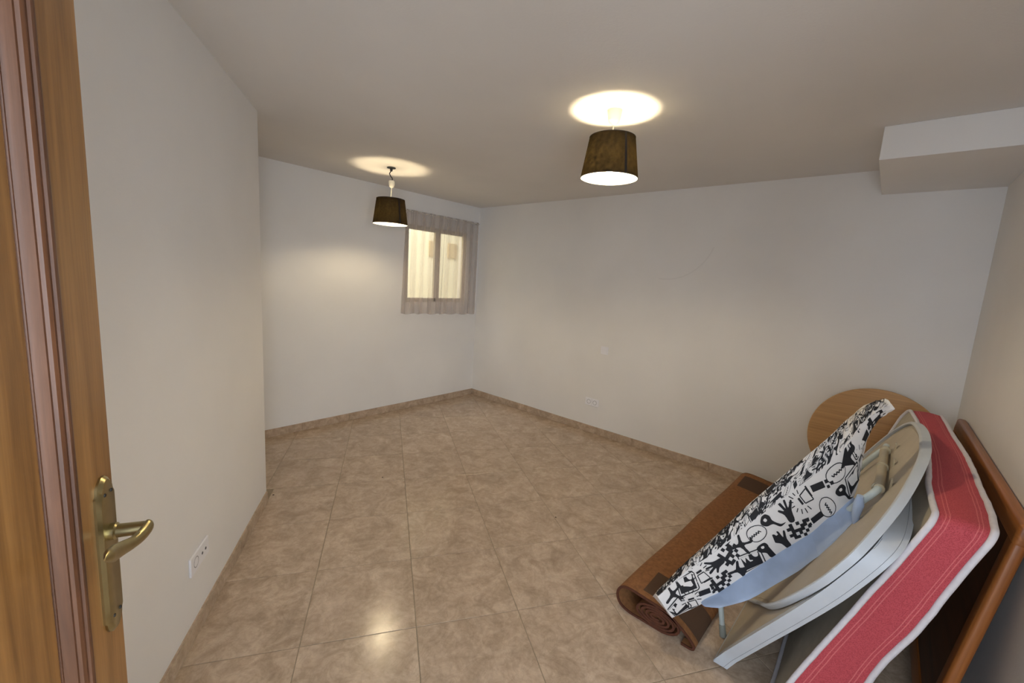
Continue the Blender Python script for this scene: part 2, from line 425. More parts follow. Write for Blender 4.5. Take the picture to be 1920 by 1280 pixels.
# partition the door hangs on (left stub and lintel over the wide opening)
bm = bmesh.new()
prism(bm, [ab(-.05, .40), ab(.05, .40), ab(.05, HW), ab(-.05, HW)], -.0, ZC)
e0, e1 = ab(-.05, HB), ab(.05, HB)
prism(bm, [ab(-.05, .40), ab(.05, .40), e1, e0], 2.10, ZC)
struct('wall_front', bm, WALL)
bm = bmesh.new(); prism(bm, [ab(-.06, .362), ab(.06, .362), ab(.06, .40), ab(-.06, .40)], 0, 2.10)
struct('trim_1', bm, DOORW)
# boxed-in duct in the ceiling corner
bm = bmesh.new(); box(bm, (2.912, YR, 2.27), (XB, .145, ZC), .003); struct('trim_2', bm, plaster('soffit_paint', lin(238, 235, 231)))
# plaster corner bead of the left wall
# ------------------------------------------------------------------ baseboards
def base_run(name, P, D, length, cuts, nrm):
    """tiles of .075 m height; P start, D unit direction, nrm into the room"""
    root = empty(name, P, kind='structure')
    s = 0
    for c in cuts+[length]:
        if c > length: c = length
        bm = bmesh.new()
        a = D*(s+.001); b = D*(c-.001); z0 = .001; z1 = .074+random.uniform(-.0008, .0008); t = .0095+random.uniform(-.0006, .0006)
        q = [a, b, b+nrm*t, a+nrm*t]
        lo = [bm.verts.new((v.x, v.y, z0)) for v in q]; hi = [bm.verts.new((v.x, v.y, z1)) for v in q]
        bm.faces.new(lo[::-1]); tf = bm.faces.new(hi)
        for i in range(4): bm.faces.new((lo[i], lo[(i+1) % 4], hi[(i+1) % 4], hi[i]))
        e = [e for e in tf.edges if (e.verts[0].co-e.verts[1].co).cross(D).length < .02 and ((e.verts[0].co+e.verts[1].co)/2).dot(nrm) > t*.9]
        bmesh.ops.bevel(bm, geom=e, offset=.004, segments=2, affect='EDGES')
        obj('tile', bm, TILE, root, loc=None)
        s = c
        if s >= length: break
    return root
X, Y = Vector((1, 0, 0)), Vector((0, 1, 0))
base_run('baseboard_back', Vector((XB, YR, 0)), Y, YW-YR, [.46, .93, 1.40, 1.87, 2.32, 2.44, 2.90, 3.36, 3.48, 3.95], -X)
base_run('baseboard_window', Vector((cR.x, YW, 0)), X, XB-.01-cR.x, [.47*k+.18 for k in range(11)], -Y)
base_run('baseboard_left', ab(.05, BL), AX, AC-.05, [.46, .93, 1.4, 1.87, 2.34, 2.81], -BX)
base_run('baseboard_right', Vector((.7, YR, 0)), X, XB-.01-.7, [.3+.47*k for k in range(8)], Y)
base_run('baseboard_return', ab(AC, BL), BX, kk, [.47, .94, 1.41], AX)

# ------------------------------------------------------------------ window with light well
win = empty('window_1', ((WX0+WX1)/2, YW, WZ0), kind='structure')
def wbox(name, a, b, m, parent, bev=.003):
    bm = bmesh.new(); box(bm, a, b, bev); o = obj(name, bm, m); o.parent = parent
    o.matrix_parent_inverse = Matrix.Translation(-parent_loc(parent)); return o
def parent_loc(p):
    v = Vector((0, 0, 0))
    while p is not None:
        v += p.location if p.type == 'EMPTY' else Vector((0, 0, 0)); p = p.parent
    return v
fy0, fy1 = YW+.004, YW+.05
bm = bmesh.new()
for a, b in (((WX0, fy0, WZ0), (WX0+.022, fy1, WZ1)), ((WX1-.022, fy0, WZ0), (WX1, fy1, WZ1)), ((WX0+.022, fy0, WZ0), (WX1-.022, fy1, WZ0+.022)), ((WX0+.022, fy0, WZ1-.022), (WX1-.022, fy1, WZ1))): box(bm, a, b, .002)
o = obj('window_frame', bm, ALU, win); o.location = -win.location
for x0, x1, yo in ((WX0+.022, 3.186, 0), (3.178, WX1-.022, .0)):
    if x0 > 3: x0 = 3.187
    bm = bmesh.new(); g = .026; w2 = .038
    L, R_ = (g, w2) if x0 < 3 else (w2, g)
    for a, b in (((x0, fy0+.004, WZ0+.022), (x0+L, fy1-.008, WZ1-.022)), ((x1-R_, fy0+.004, WZ0+.022), (x1, fy1-.008, WZ1-.022)),
                 ((x0+L, fy0+.004, WZ0+.022), (x1-R_, fy1-.008, WZ0+.05)), ((x0+L, fy0+.004, WZ1-.05), (x1-R_, fy1-.008, WZ1-.022))): box(bm, a, b, .002)
    s = obj('sash', bm, ALU, win); s.location = -win.location
    bm = bmesh.new(); box(bm, (x0+L-.004, fy0+.018, WZ0+.046), (x1-R_+.004, fy0+.022, WZ1-.046)); obj('pane', bm, GLASS, s)
bm = bmesh.new(); box(bm, (3.150, YW-.012, 1.246), (3.166, YW+.006, 1.285), .003); o = obj('latch', bm, DARK, win); o.location = -win.location; o['label'] = 'dark latch at the foot of the mullion'
bm = bmesh.new(); box(bm, (WX0-.0, YW+.05, WZ0-.02), (WX1, YW+.2, WZ0), .002); o = obj('window_sill', bm, ALU, win); o.location = -win.location
CREAM = plaster('cream_render', lin(232, 222, 190))
bm = bmesh.new(); box(bm, (0.8, 6.1, -.5), (6.5, 6.2, 4.6)); box(bm, (6.4, YW+.14, -.5), (6.5, 6.1, 4.6)); box(bm, (.8, YW+.14, -.5), (.9, 6.1, 4.6)); box(bm, (.8, YW+.14, -.6), (6.5, 6.2, -.5))
tagged(obj('light_well', bm, CREAM), 'cream rendered outside wall seen through the curtained window', 'wall', kind='structure')
vent = empty('shutter_box', (4.35, 6.1, 1.88), 'two beige panels on the outside wall behind the window panes', 'panel')
for xx, ww in ((.25, .14), (.67, .20)):
    bm = bmesh.new(); box(bm, (xx, -.03, 0), (xx+ww, 0, .26), .005)
    f = obj('panel', bm, simple('beige_shutter', lin(196, 176, 138), .6), vent)

# ------------------------------------------------------------------ curtain
cur = empty('curtain', (3.23, YW-.055, 2.222), 'sheer taupe curtain gathered on a thin rod over the small window', 'curtain')
bm = bmesh.new(); tube(bm, [(2.675-3.23, 0, -.005), (3.775-3.23, 0, -.005)], .0045, 8)
obj('curtain_rod', bm, ALU, cur)
for xx in (2.69, 3.77):
    bm = bmesh.new(); tube(bm, [(xx-3.23, .055, -.005), (xx-3.23, -.006, -.005)], .004, 8); obj('rod_hook', bm, WIRE, cur)
def curtain_panel(x0, x1, bx0, bx1, seed, zb0, zb1):
    bm = bmesh.new(); nx, nz = 150, 40; V = []
    rnd = random.Random(seed); ph = [rnd.uniform(0, 6.28) for _ in range(6)]
    for j in range(nz+1):
        v = j/nz; row = []
        for i in range(nx+1):
            u = i/nx
            s = u*(x1-x0)
            amp = .005+.022*v**.8
            w = math.sin(s*33+ph[0]+1.6*math.sin(s*8+ph[1]))*(.6+.4*math.sin(s*6+ph[2]))+.35*math.sin(s*61+ph[2]+v*1.1)+.6*math.sin(s*14+ph[3])
            fine = .0022*math.sin(s*230+ph[4])*(1-v)**2
            x = (x0+(x1-x0)*u)*(1-v)+(bx0+(bx1-bx0)*u)*v + .006*v*math.sin(s*40+ph[5])
            zb = zb0+(zb1-zb0)*u + .006*math.sin(s*37+ph[2])
            z = 2.236*(1-v)+zb*v
            y = -.0+amp*w*.62+fine-.004
            y = min(y, .046)
            row.append(bm.verts.new((x-3.23, y, z-2.222)))
        V.append(row)
    for j in range(nz):
        for i in range(nx): bm.faces.new((V[j][i], V[j][i+1], V[j+1][i+1], V[j+1][i]))
    return bm
obj('curtain_panel', curtain_panel(2.70, 3.235, 2.655, 3.20, 3, 1.112, 1.098), CURT, cur, True)
obj('curtain_panel', curtain_panel(3.225, 3.765, 3.19, 3.765, 5, 1.098, 1.09), CURT, cur, True)

# ------------------------------------------------------------------ pendant lamps
def pendant(x, y, ztop, zbot, label, hook, rt=.1155, seam=0.0):
    root = empty('pendant_lamp', (x, y, ZC), label, 'lamp', 'black drum pendant lamps')
    T, B_ = ztop-ZC, zbot-ZC; rb = .1465
    bm = bmesh.new(); lathe(bm, [(rb, B_), (rb+(rt-rb)*.5, (T+B_)/2), (rt, T)], 64); obj('lamp_shade', bm, SHADE, root, True)
    bm = bmesh.new(); lathe(bm, [(rb-.0025, B_+.001), (rt-.0025, T-.001)], 64); obj('shade_lining', bm, LINING, root, True)
    for r, z, nm in ((rb-.001, B_, 'bottom_rim'), (rt-.001, T, 'top_rim')):
        bm = bmesh.new(); tube(bm, [(r*math.cos(2*PI*i/64), r*math.sin(2*PI*i/64), z) for i in range(64)], .0022, 6, closed=True)
        obj(nm, bm, WIRE, root, True)
    # overlapped fabric seam
    bm = bmesh.new(); s0 = seam-.05; s1 = seam+.05; f = []
    for r, z in ((rb+.0008, B_+.002), (rt+.0008, T-.002)): f.append([bm.verts.new((r*math.cos(s0+(s1-s0)*k/4), r*math.sin(s0+(s1-s0)*k/4), z)) for k in range(5)])
    for k in range(4): bm.faces.new((f[0][k], f[0][k+1], f[1][k+1], f[1][k]))
    obj('shade_seam', bm, simple('shade_seam_black', lin(14, 12, 10), .8), root, True)
    # spider ring with three arms, socket, bulb
    zb = B_+.062
    bm = bmesh.new()
    for k in range(3):
        a = 2*PI*k/3+.4; tube(bm, [(.02*math.cos(a), .02*math.sin(a), zb+.075), (rt*.98*math.cos(a), rt*.98*math.sin(a), T-.004)], .0016, 6)
    tube(bm, [(.02*math.cos(2*PI*i/24), .02*math.sin(2*PI*i/24), zb+.075) for i in range(24)], .002, 6, closed=True)
    obj('spider', bm, CUPW, root, True)
    bm = bmesh.new(); lathe(bm, [(.0, zb+.105), (.014, zb+.105), (.018, zb+.09), (.018, zb+.05), (.015, zb+.036)], 20); obj('socket', bm, CUPW, root, True)
    bm = bmesh.new(); lathe(bm, [(.013, zb+.036), (.02, zb+.02), (.027, zb), (.024, zb-.016), (.014, zb-.027), (.0015, zb-.031)], 16, close=True)
    obj('bulb', bm, BULBM[1 if hook else 0], root, True)
    if not hook:
        bm = bmesh.new(); lathe(bm, [(.0, 0), (.037, -.0), (.036, -.012), (.031, -.045), (.026, -.058), (.014, -.068), (.003, -.070)], 28); obj('ceiling_cup', bm, CUPW, root, True)
        bm = bmesh.new(); tube(bm, [(0, 0, -.066), (.001, .001, (T-.066)/2), (0, 0, zb+.1)], .0032, 8); obj('cord', bm, CUPW, root, True)
    else:
        bm = bmesh.new(); lathe(bm, [(.0, 0), (.036, 0), (.036, -.006), (.012, -.009), (.010, -.03), (.0, -.031)], 20); o = obj('ceiling_hook', bm, WIRE, root, True); o['label'] = 'black ceiling hook plate'
        bm = bmesh.new(); tube(bm, catmull([(0, 0, -.028), (-.012, .006, -.05), (-.004, .0, -.072), (.008, -.006, -.09), (.006, 0, -.112)], 5), .0042, 8); obj('wire', bm, WIRE, root, True)
        bm = bmesh.new(); lathe(bm, [(.0, -.105), (.021, -.106), (.025, -.113), (.0245, -.135), (.020, -.152), (.012, -.162), (.002, -.165)], 24, center=(.006, 0, 0)); obj('cup', bm, CUPW, root, True)
        bm = bmesh.new(); tube(bm, [(.006, 0, -.16), (.003, 0, (T-.16)/2), (0, 0, zb+.1)], .0036, 8); obj('cord', bm, CUPW, root, True)
    return root
pendant(2.017, 1.175, 2.300, 2.100, 'black drum pendant lamp nearer the camera, hung close under the ceiling', False, seam=-2.05)
pendant(2.082, 3.312, 2.172, 1.963, 'smaller-looking black pendant lamp hanging lower by the curtained window', True, .118, seam=-1.55)

# ------------------------------------------------------------------ sockets and switch
def local_frame(origin, right_, nrm):
    m = Matrix.Identity(4); up = Vector((0, 0, 1))
    for i in range(3): m[i][0] = right_[i]; m[i][1] = up[i]; m[i][2] = nrm[i]; m[i][3] = origin[i]
    return m
def disc_bm(cx, cy, r, z0, z1, seg=28):
    bm = bmesh.new(); lathe(bm, [(r, z0), (r, z1), (r*.9, z1)], seg, center=(cx, cy, 0)); return bm
def schuko(root, cx):
    bm = bmesh.new(); lathe(bm, [(.0235, .0088), (.021, .0095), (.0195, .009), (.0185, .0045), (.0, .0042)], 28, center=(cx, 0, 0)); r = obj('socket_well', bm, SOCKIN, root, True)
    for s in (-1, 1):
        bm = bmesh.new(); lathe(bm, [(.0032, .0052), (.0, .0053)], 12, center=(cx+s*.0095, 0, 0)); obj('pin_hole', bm, DARK, r)
        bm = bmesh.new(); box(bm, (cx-.003, s*.0185-.002, .0044), (cx+.003, s*.0185+.002, .0085)); obj('earth_clip', bm, ALU, r)
def plate(root, x0, x1, h=.04):
    bm = bmesh.new(); box(bm, (x0, -h, 0), (x1, h, .009), .003); return obj('cover_plate', bm, SOCKET, root)
s1 = empty('wall_socket', (0, 0, 0), 'white double wall socket low on the long blank wall', 'socket')
s1.matrix_world = local_frame((XB, 2.196, .330), -Y, -X)
plate(s1, -.0785, .0785); schuko(s1, -.036); schuko(s1, .036)
bm = bmesh.new(); box(bm, (-.0006, -.038, .0088), (.0006, .038, .0095)); obj('joint', bm, SOCKIN, s1)
s2 = empty('light_switch', (0, 0, 0), 'single white light switch on the long wall above the socket', 'switch')
s2.matrix_world = local_frame((XB, 2.104, .897), -Y, -X)
plate(s2, -.041, .041)
bm = bmesh.new(); box(bm, (-.030, -.029, .008), (.030, .029, .0125), .003); obj('rocker', bm, SOCKET, s2)
s3 = empty('wall_outlet', (0, 0, 0), 'white wall outlet with power and aerial sockets on the left wall beside the door', 'socket')
s3.matrix_world = local_frame(ab(1.915, BL, .322), AX, -BX)
plate(s3, -.088, .088); schuko(s3, -.040)
for q in (.018, .052):
    bm = bmesh.new(); lathe(bm, [(.0065, .009), (.0065, .0105), (.004, .0105), (.004, .0095), (0, .0095)], 16, center=(q, 0, 0)); r = obj('aerial_socket', bm, SOCKIN, s3, True)
    bm = bmesh.new(); lathe(bm, [(.0042, .0107), (0, .0108)], 12, center=(q, 0, 0)); obj('hole', bm, DARK, r)

# ------------------------------------------------------------------ open door
dd = Vector((.45399, .89101, 0)); dn = Vector((.89101, -.45399, 0))
door = empty('door_1', (.045, .827, 0), kind='structure')
door.matrix_world = Matrix(((dd.x, dn.x, 0, .045), (dd.y, dn.y, 0, .827), (0, 0, 1, 0), (0, 0, 0, 1)))   # x along the leaf, y out of its face
D0, D1, DZ = -.665, .033, 2.06
def dbox(name, a, b, m, bev=.0025, parent=None):
    bm = bmesh.new(); box(bm, a, b, bev); return obj(name, bm, m, parent or door)
dbox('lock_stile', (-.056, -.036, .008), (D1, 0, DZ), DOORW)
dbox('hinge_stile', (D0, -.036, .008), (D0+.09, 0, DZ), DOORW)
for z0, z1 in ((.008, .20), (.86, 1.0), (DZ-.12, DZ)):
    if z0 == .86: continue
    dbox('rail', (D0+.09, -.036, z0), (-.056, 0, z1), DOORW)
dbox('panel', (D0+.145, -.030, .255), (-.111, -.004, DZ-.185), DOORW, .006)
# profiled moulding frame around the panel
prof = [(0, -.004), (.003, .003), (.010, .0045), (.013, .0030), (.017, .0085), (.024, .0105), (.029, .0095), (.031, .0070), (.034, .0072), (.040, .0088), (.045, .0070), (.047, .0035), (.053, .0042), (.058, -.001), (.061, -.006), (.066, -.005), (.070, -.012)]
def moulding(side):
    bm = bmesh.new(); secs = []
    x0, x1, z0, z1 = D0+.09, -.056, .20, DZ-.12
    for end in (0, 1):
        s = []
        for w, d in [(a_*.82, b_) for a_, b_ in prof] + [(.0575, -.032), (0, -.032)]:
            if side == 'L': s.append(Vector((x0+w, d, (z0+w) if end == 0 else (z1-w))))
            if side == 'R': s.append(Vector((x1-w, d, (z0+w) if end == 0 else (z1-w))))
            if side == 'B': s.append(Vector(((x0+w) if end == 0 else (x1-w), d, z0+w)))
            if side == 'T': s.append(Vector(((x0+w) if end == 0 else (x1-w), d, z1-w)))
        secs.append(s)
    loft(bm, secs); return bm
for s in 'LRBT': obj('moulding', moulding(s), DOORM, door, True)
# handle set
hs = []
hp = empty('handle_set', (0, 0, 1.14)); hp.parent = door; hp['label'] = 'brass lever handle on a long back plate'
def plate_outline(w=.0235, top=.068, bot=-.143):
    pts = []
    for s, zc in ((1, top), (-1, bot)):
        arc = [(w, -.022*s), (w, -.006*s), (w-.004, -.002*s), (w-.0055, .006*s), (w-.011, .014*s), (.004, .020*s), (-.004, .020*s), (-w+.011, .014*s), (-w+.0055, .006*s), (-w+.004, -.002*s), (-w, -.006*s), (-w, -.022*s)]
        if s < 0: arc = [(-x, z) for x, z in arc]
        pts += [(x, zc+z) for x, z in arc]
    return pts
bm = bmesh.new(); O = plate_outline()
def ring(k, y):
    return [bm.verts.new((x*k if abs(x) > 0 else x, y, z if k == 1 else (z+.03)*(1-(1-k)*.22)-.03)) for x, z in O]
r0 = ring(1, 0); r1 = ring(1, .003); r2 = ring(.80, .0072); 
for a, b in ((r0, r1), (r1, r2)):
    for i in range(len(O)): bm.faces.new((a[i], a[(i+1) % len(O)], b[(i+1) % len(O)], b[i]))
bm.faces.new(r2)
obj('back_plate', bm, BRASS, hp, True)
for q in ((-.008, .062), (.010, .062), (-.008, -.134), (.010, -.134)):
    bm = bmesh.new(); lathe(bm, [(.0028, 0), (.0024, .001), (0, .0012)], 10, center=(0, 0, 0), axis=(0, 1, 0)); o = obj('screw', bm, DARK, hp); o.location = (q[0], .0072, q[1])
bm = bmesh.new(); lathe(bm, [(.0125, .006), (.0125, .014), (.010, .016), (.0095, .051)], 24, axis=(0, 1, 0)); obj('neck', bm, BRASS, hp, True)
# lever: flattened scroll from the neck back towards the hinges
bm = bmesh.new(); secs = []
path = catmull([(.012, .050, -.001), (.002, .052, .0), (-.014, .050, -.003), (-.034, .046, -.003), (-.056, .043, .003), (-.080, .043, .011), (-.098, .045, .018), (-.112, .047, .022)], 5)
ht = [.004, .0115, .0105, .0095, .0110, .0125, .0095, .0012]
for i, p in enumerate(path):
    u = i/(len(path)-1)*7; k = min(int(u), 6); h_ = ht[k]*(1-(u-k))+ht[k+1]*(u-k)
    t_ = .0062 if u > .7 else .004+.003*u
    if u > 5.8: t_ = .0062*max(.15, (7-u)/1.2)
    secs.append([Vector((p.x+.002*math.sin(a)*0, p.y+t_*math.cos(a), p.z+h_*math.sin(a))) for a in [2*PI*q/14 for q in range(14)]])
loft(bm, secs); obj('lever', bm, BRASS, hp, True)
for z in (.25, 1.05, 1.85):
    bm = bmesh.new(); tube(bm, [(D0-.006, .004, z-.045), (D0-.006, .004, z+.045)], .007, 10); obj('hinge', bm, BRASS, door, True)

# ------------------------------------------------------------------ the leaning pile
# 1. round table top tipped up in the corner
tb = empty('round_table', (3.70, -.045, 0), 'round wooden table tipped up on edge in the far corner behind the pile', 'table')
R0 = .362; zc = .618; tilt = math.radians(2)
bm = bmesh.new(); lathe(bm, [(0, -.011), (R0-.003, -.011), (R0, -.007), (R0, .007), (R0-.003, .011), (0, .011)], 96, center=(0, 0, 0), axis=(-1, 0, .03)); o = obj('table_top', bm, DISCW, tb, True); o.location = (0, .003, zc)
bm = bmesh.new(); lathe(bm, [(.022, .03), (.022, zc-.02)], 20, center=(.045, 0, 0), close=True); obj('column', bm, BEDW2, tb, True)
bm = bmesh.new(); box(bm, (.011, -.09, zc-.05), (.03, .09, zc+.05), .004); obj('pivot_block', bm, BEDW2, tb)
for a in (PI/2, -PI/2, PI):
    bm = bmesh.new(); e = Vector((math.cos(a), math.sin(a), 0)); tube(bm, [Vector((.045, 0, .05)), Vector((.045, 0, .035))+e*.12, Vector((.045, 0, .014))+e*.24], [.02, .016, .013], 10); obj('foot', bm, BEDW2, tb, True)

# 2. wooden headboard against the right wall
hb = empty('headboard', (2.68, -.30, 0), 'brown wooden headboard leaning on the right wall behind the red mattress', 'headboard')
lean = math.atan(.128)
hm = Matrix.Translation((2.68, -.262, 0)) @ Matrix.Rotation(lean, 4, 'X')
hb.matrix_world = hm
Lh = .93/math.cos(lean); x0, x1 = -.78, .78; th = .037
def rbox(name, a, b, m, bev, parent):
    bm = bmesh.new(); vs = box(bm, a, b); bmesh.ops.bevel(bm, geom=bm.edges[:], offset=bev, segments=4, affect='EDGES', profile=.5); return obj(name, bm, m, parent, True)
rbox('top_rail', (x0-.0015, -th, Lh-.075), (x1+.0015, .0, Lh), BEDW, .012, hb)
for a, b in ((x0, x0+.07), (x1-.07, x1)): rbox('post', (a, -th+.0012, .006), (b, -.0012, Lh-.012), BEDW2, .012, hb)
bm = bmesh.new(); box(bm, (x0+.06, -th+.008, .12), (x1-.06, -.009, Lh-.065), .002); obj('panel', bm, wood('shaded_headboard_panel', lin(70, 38, 18), lin(96, 54, 26), lin(112, 66, 34), axis=0, rough=.5), hb)  # brown panel wood, darkened so its colour holds the shade behind the mattress
rbox('bottom_rail', (x0+.06, -th+.004, .07), (x1-.06, -.004, .15), BEDW, .008, hb)

# 3. mattress on its long edge, leaning
ma = empty('mattress', (2.56, .06, 0), 'red mesh-sided mattress with white piping standing on its long edge', 'mattress')
off = ma.location.copy()
MX0, MX1, MZ0, MZ1 = 1.70, 3.43, .012, .945
def per_outline():
    pts = []
    def corner(cx, cz, r, a0, a1, n=7):
        for k in range(n+1):
            a = a0+(a1-a0)*k/n; pts.append((cx+r*math.cos(a), cz+r*math.sin(a)))
    def line(p, q, n):
        for k in range(1, n): pts.append((p[0]+(q[0]-p[0])*k/n, p[1]+(q[1]-p[1])*k/n))
    r = .035; rf = .11
    corner(MX0+r, MZ1-r, r, PI, PI/2); line((MX0+r, MZ1), (MX1-rf, MZ1), 40)
    corner(MX1-rf, MZ1-rf, rf, PI/2, 0); line((MX1, MZ1-rf), (MX1, MZ0+r), 16)
    corner(MX1-r, MZ0+r, r, 0, -PI/2); line((MX1-r, MZ0), (MX0+r, MZ0), 30)
    corner(MX0+r, MZ0+r, r, -PI/2, -PI); line((MX0, MZ0+r), (MX0, MZ1-r), 24)
    return pts
PO = per_outline()
def wob(x, z, s): return .006*noise.noise(Vector((x*4, z*5, s*9.1)))+.0015*noise.noise(Vector((x*17, z*19, s*5)))
def m_in(x, z): return Vector((x+wob(z, x, 1), .137-.346*z+wob(x, z, 2)-.13*max(0, (x-2.0))*max(0, z-.5)*(3.2-x), z+wob(x, z, 3)*.6))-off
def m_out(x, z): return Vector((x-.012*max(0, (z-.5))+wob(z, x, 4), -.009-.312*z+wob(x, z, 5)*1.3-.014*math.sin(max(0, min(1, (x-1.7)/1.4))*PI), z+wob(x, z, 6)*.6))-off
bm = bmesh.new(); uvl = bm.loops.layers.uv.new('UVMap'); NV = 8; grid = []; dist = 0; ds = [0]
n = len(PO)
for i in range(1, n+1):
    a, b = PO[i-1], PO[i % n]; dist += math.hypot(a[0]-b[0], a[1]-b[1]); ds.append(dist)
cx, cz = (MX0+MX1)/2, (MZ0+MZ1)/2
for x, z in PO:
    pi_, po = m_in(x, z), m_out(x, z); row = []
    dx, dz = x-cx, z-cz
    nx_ = -1 if x < MX0+.02 else (1 if x > MX1-.02 else 0); nz_ = 1 if z > MZ1-.02 else (-1 if z < MZ0+.02 else 0)
    for k in range(NV+1):
        v = k/NV; bl = .008*math.sin(v*PI)*(1 if nz_ >= 0 else 0)
        row.append(bm.verts.new(pi_.lerp(po, v)+Vector((nx_*bl, 0, nz_*bl))))
    grid.append(row)
for i in range(n):
    for k in range(NV):
        f = bm.faces.new((grid[i][k], grid[(i+1) % n][k], grid[(i+1) % n][k+1], grid[i][k+1]))
        us = (ds[i], ds[i+1], ds[i+1], ds[i]); vs_ = (k, k, k+1, k+1)
        for l, u, v in zip(f.loops, us, vs_): l[uvl].uv = (u, v/NV*.122)
obj('mesh_border', bm, REDM, ma, True)
for side, fn, s in (('in', m_in, 1), ('out', m_out, -1)):
    bm = bmesh.new(); V = {}
    nr = 14; rings = []
    for k in range(nr+1):
        t = 1-k/nr
        ring_ = []
        for x, z in PO:
            xx, zz = cx+(x-cx)*t, cz+(z-cz)*t
            p = fn(xx, zz); bul = .016*(1-t**6)+.004*math.cos(xx*26)*math.cos(zz*26)*(1-t**4)
            ring_.append(p+Vector((0, s*bul, 0)))
        rings.append(ring_)
    vr = [[bm.verts.new(p) for p in r] for r in rings[:-1]]
    c = bm.verts.new(rings[-1][0])
    for a, b in zip(vr, vr[1:]):
        for i in range(n): bm.faces.new((a[i], a[(i+1) % n], b[(i+1) % n], b[i]))
    for i in range(n): bm.faces.new((vr[-1][i], vr[-1][(i+1) % n], c))
    obj('fabric_face', bm, BEIGE, ma, True)
    bm = bmesh.new()
    pts = [fn(x, z)+Vector((0, s*.004, 0)) for x, z in PO]
    tube(bm, pts, .0088, 10, closed=True)
    for v in bm.verts: v.co += Vector(v.co*40).normalized()*.0015*noise.noise(v.co*30)
    obj('piping', bm, PIPING, ma, True)

# 4. and 5. two plastic tables; both lean in planes  .03x + y + .52z = d
mN = Vector((.03, 1, .52)); mL = mN.length; mU = mN.normalized()
def pl(x, z, d): return Vector((x, d-.03*x-.52*z, z))
def panel_solid(bm, outline, d0, d1, off):
    A = [bm.verts.new(pl(x, z, d0)-off) for x, z in outline]; B = [bm.verts.new(pl(x, z, d1)-off) for x, z in outline]
    n = len(A)
    bm.faces.new(A[::-1]); bm.faces.new(B)
    for i in range(n): bm.faces.new((A[i], A[(i+1) % n], B[(i+1) % n], B[i]))
near = catmull([(1.797, .07, 0), (1.725, .28, 0), (1.664, .45, 0), (1.620, .60, 0), (1.611, .70, 0), (1.623, .79, 0), (1.668, .842, 0), (1.80, .866, 0), (2.1, .875, 0), (2.45, .868, 0), (2.6, .82, 0), (2.65, .68, 0), (2.66, .45, 0), (2.63, .2, 0), (2.6, .02, 0)], 5)
slab_o = [(1.800, .014)]+[(p.x, p.y) for p in near]
sl = empty('folding_table', (2.1, .2, 0), 'thick white plastic folding table leaning between oval table and mattress', 'table'); off = sl.location.copy()
bm = bmesh.new(); panel_solid(bm, slab_o, .3646, .407, off)
bmesh.ops.bevel(bm, geom=[e for e in bm.edges if all(abs((v.co+off).dot(mN)-.407) < 1e-4 for v in e.verts)], offset=.003, segments=2, affect='EDGES'); obj('table_top', bm, PLASTIC, sl, True)
cxs, czs = 2.1, .45
bm = bmesh.new(); panel_solid(bm, [(cxs+(x-cxs)*.985, czs+(z-czs)*.985) for x, z in slab_o], .3635, .3648, off); obj('joint', bm, PLASTICB, sl)
bm = bmesh.new(); panel_solid(bm, slab_o, .350, .3637, off); obj('lower_shell', bm, PLASTIC, sl, True)
# recessed underside panel (cream)
bm = bmesh.new(); panel_solid(bm, [(cxs+(x-cxs)*.93, czs+(z-czs)*.95) for x, z in slab_o], .4068, .4082, off); obj('underside', bm, PLASTICB, sl)

ot = empty('oval_table', (2.35, .2, 0), 'white oval plastic table showing its rimmed underside beside the patterned board', 'table'); off = ot.location.copy()
oo = catmull([(2.02, .212, 0), (1.93, .272, 0), (1.815, .352, 0), (1.715, .46, 0), (1.625, .62, 0), (1.606, .72, 0), (1.632, .812, 0), (1.77, .935, 0), (2.02, 1.018, 0), (2.25, 1.034, 0), (2.5, 1.026, 0), (2.77, .995, 0), (2.91, .955, 0), (2.99, .91, 0), (3.07, .835, 0), (3.12, .70, 0), (3.08, .5, 0), (2.95, .3, 0), (2.75, .12, 0), (2.5, .035, 0), (2.32, .045, 0), (2.15, .12, 0)], 5, True)
oo = [(p.x, p.y) for p in oo]
oc = (sum(p[0] for p in oo)/len(oo), sum(p[1] for p in oo)/len(oo))
def inset(P, w):
    out = []; n = len(P)
    for i in range(n):
        a, b = Vector(P[i-1]), Vector(P[(i+1) % n]); d = (b-a).normalized(); nn = Vector((d.y, -d.x))
        if nn.dot(Vector(oc)-Vector(P[i])) < 0: nn = -nn
        out.append((P[i][0]+nn.x*w, P[i][1]+nn.y*w))
    return out
bm = bmesh.new()
loops = [(oo, .4115), (oo, .436), (inset(oo, .003), .4385), (inset(oo, .011), .4385), (inset(oo, .014), .436), (inset(oo, .015), .4225)]
rs = [[bm.verts.new(pl(x, z, d)-off) for x, z in P] for P, d in loops]; n = len(oo)
for a, b in zip(rs, rs[1:]):
    for i in range(n): bm.faces.new((a[i], a[(i+1) % n], b[(i+1) % n], b[i]))
obj('rim', bm, PLASTIC, ot, True)
bm = bmesh.new(); panel_solid(bm, inset(oo, .0145), .4115, .4220, off); obj('table_top', bm, PLASTICB, ot)
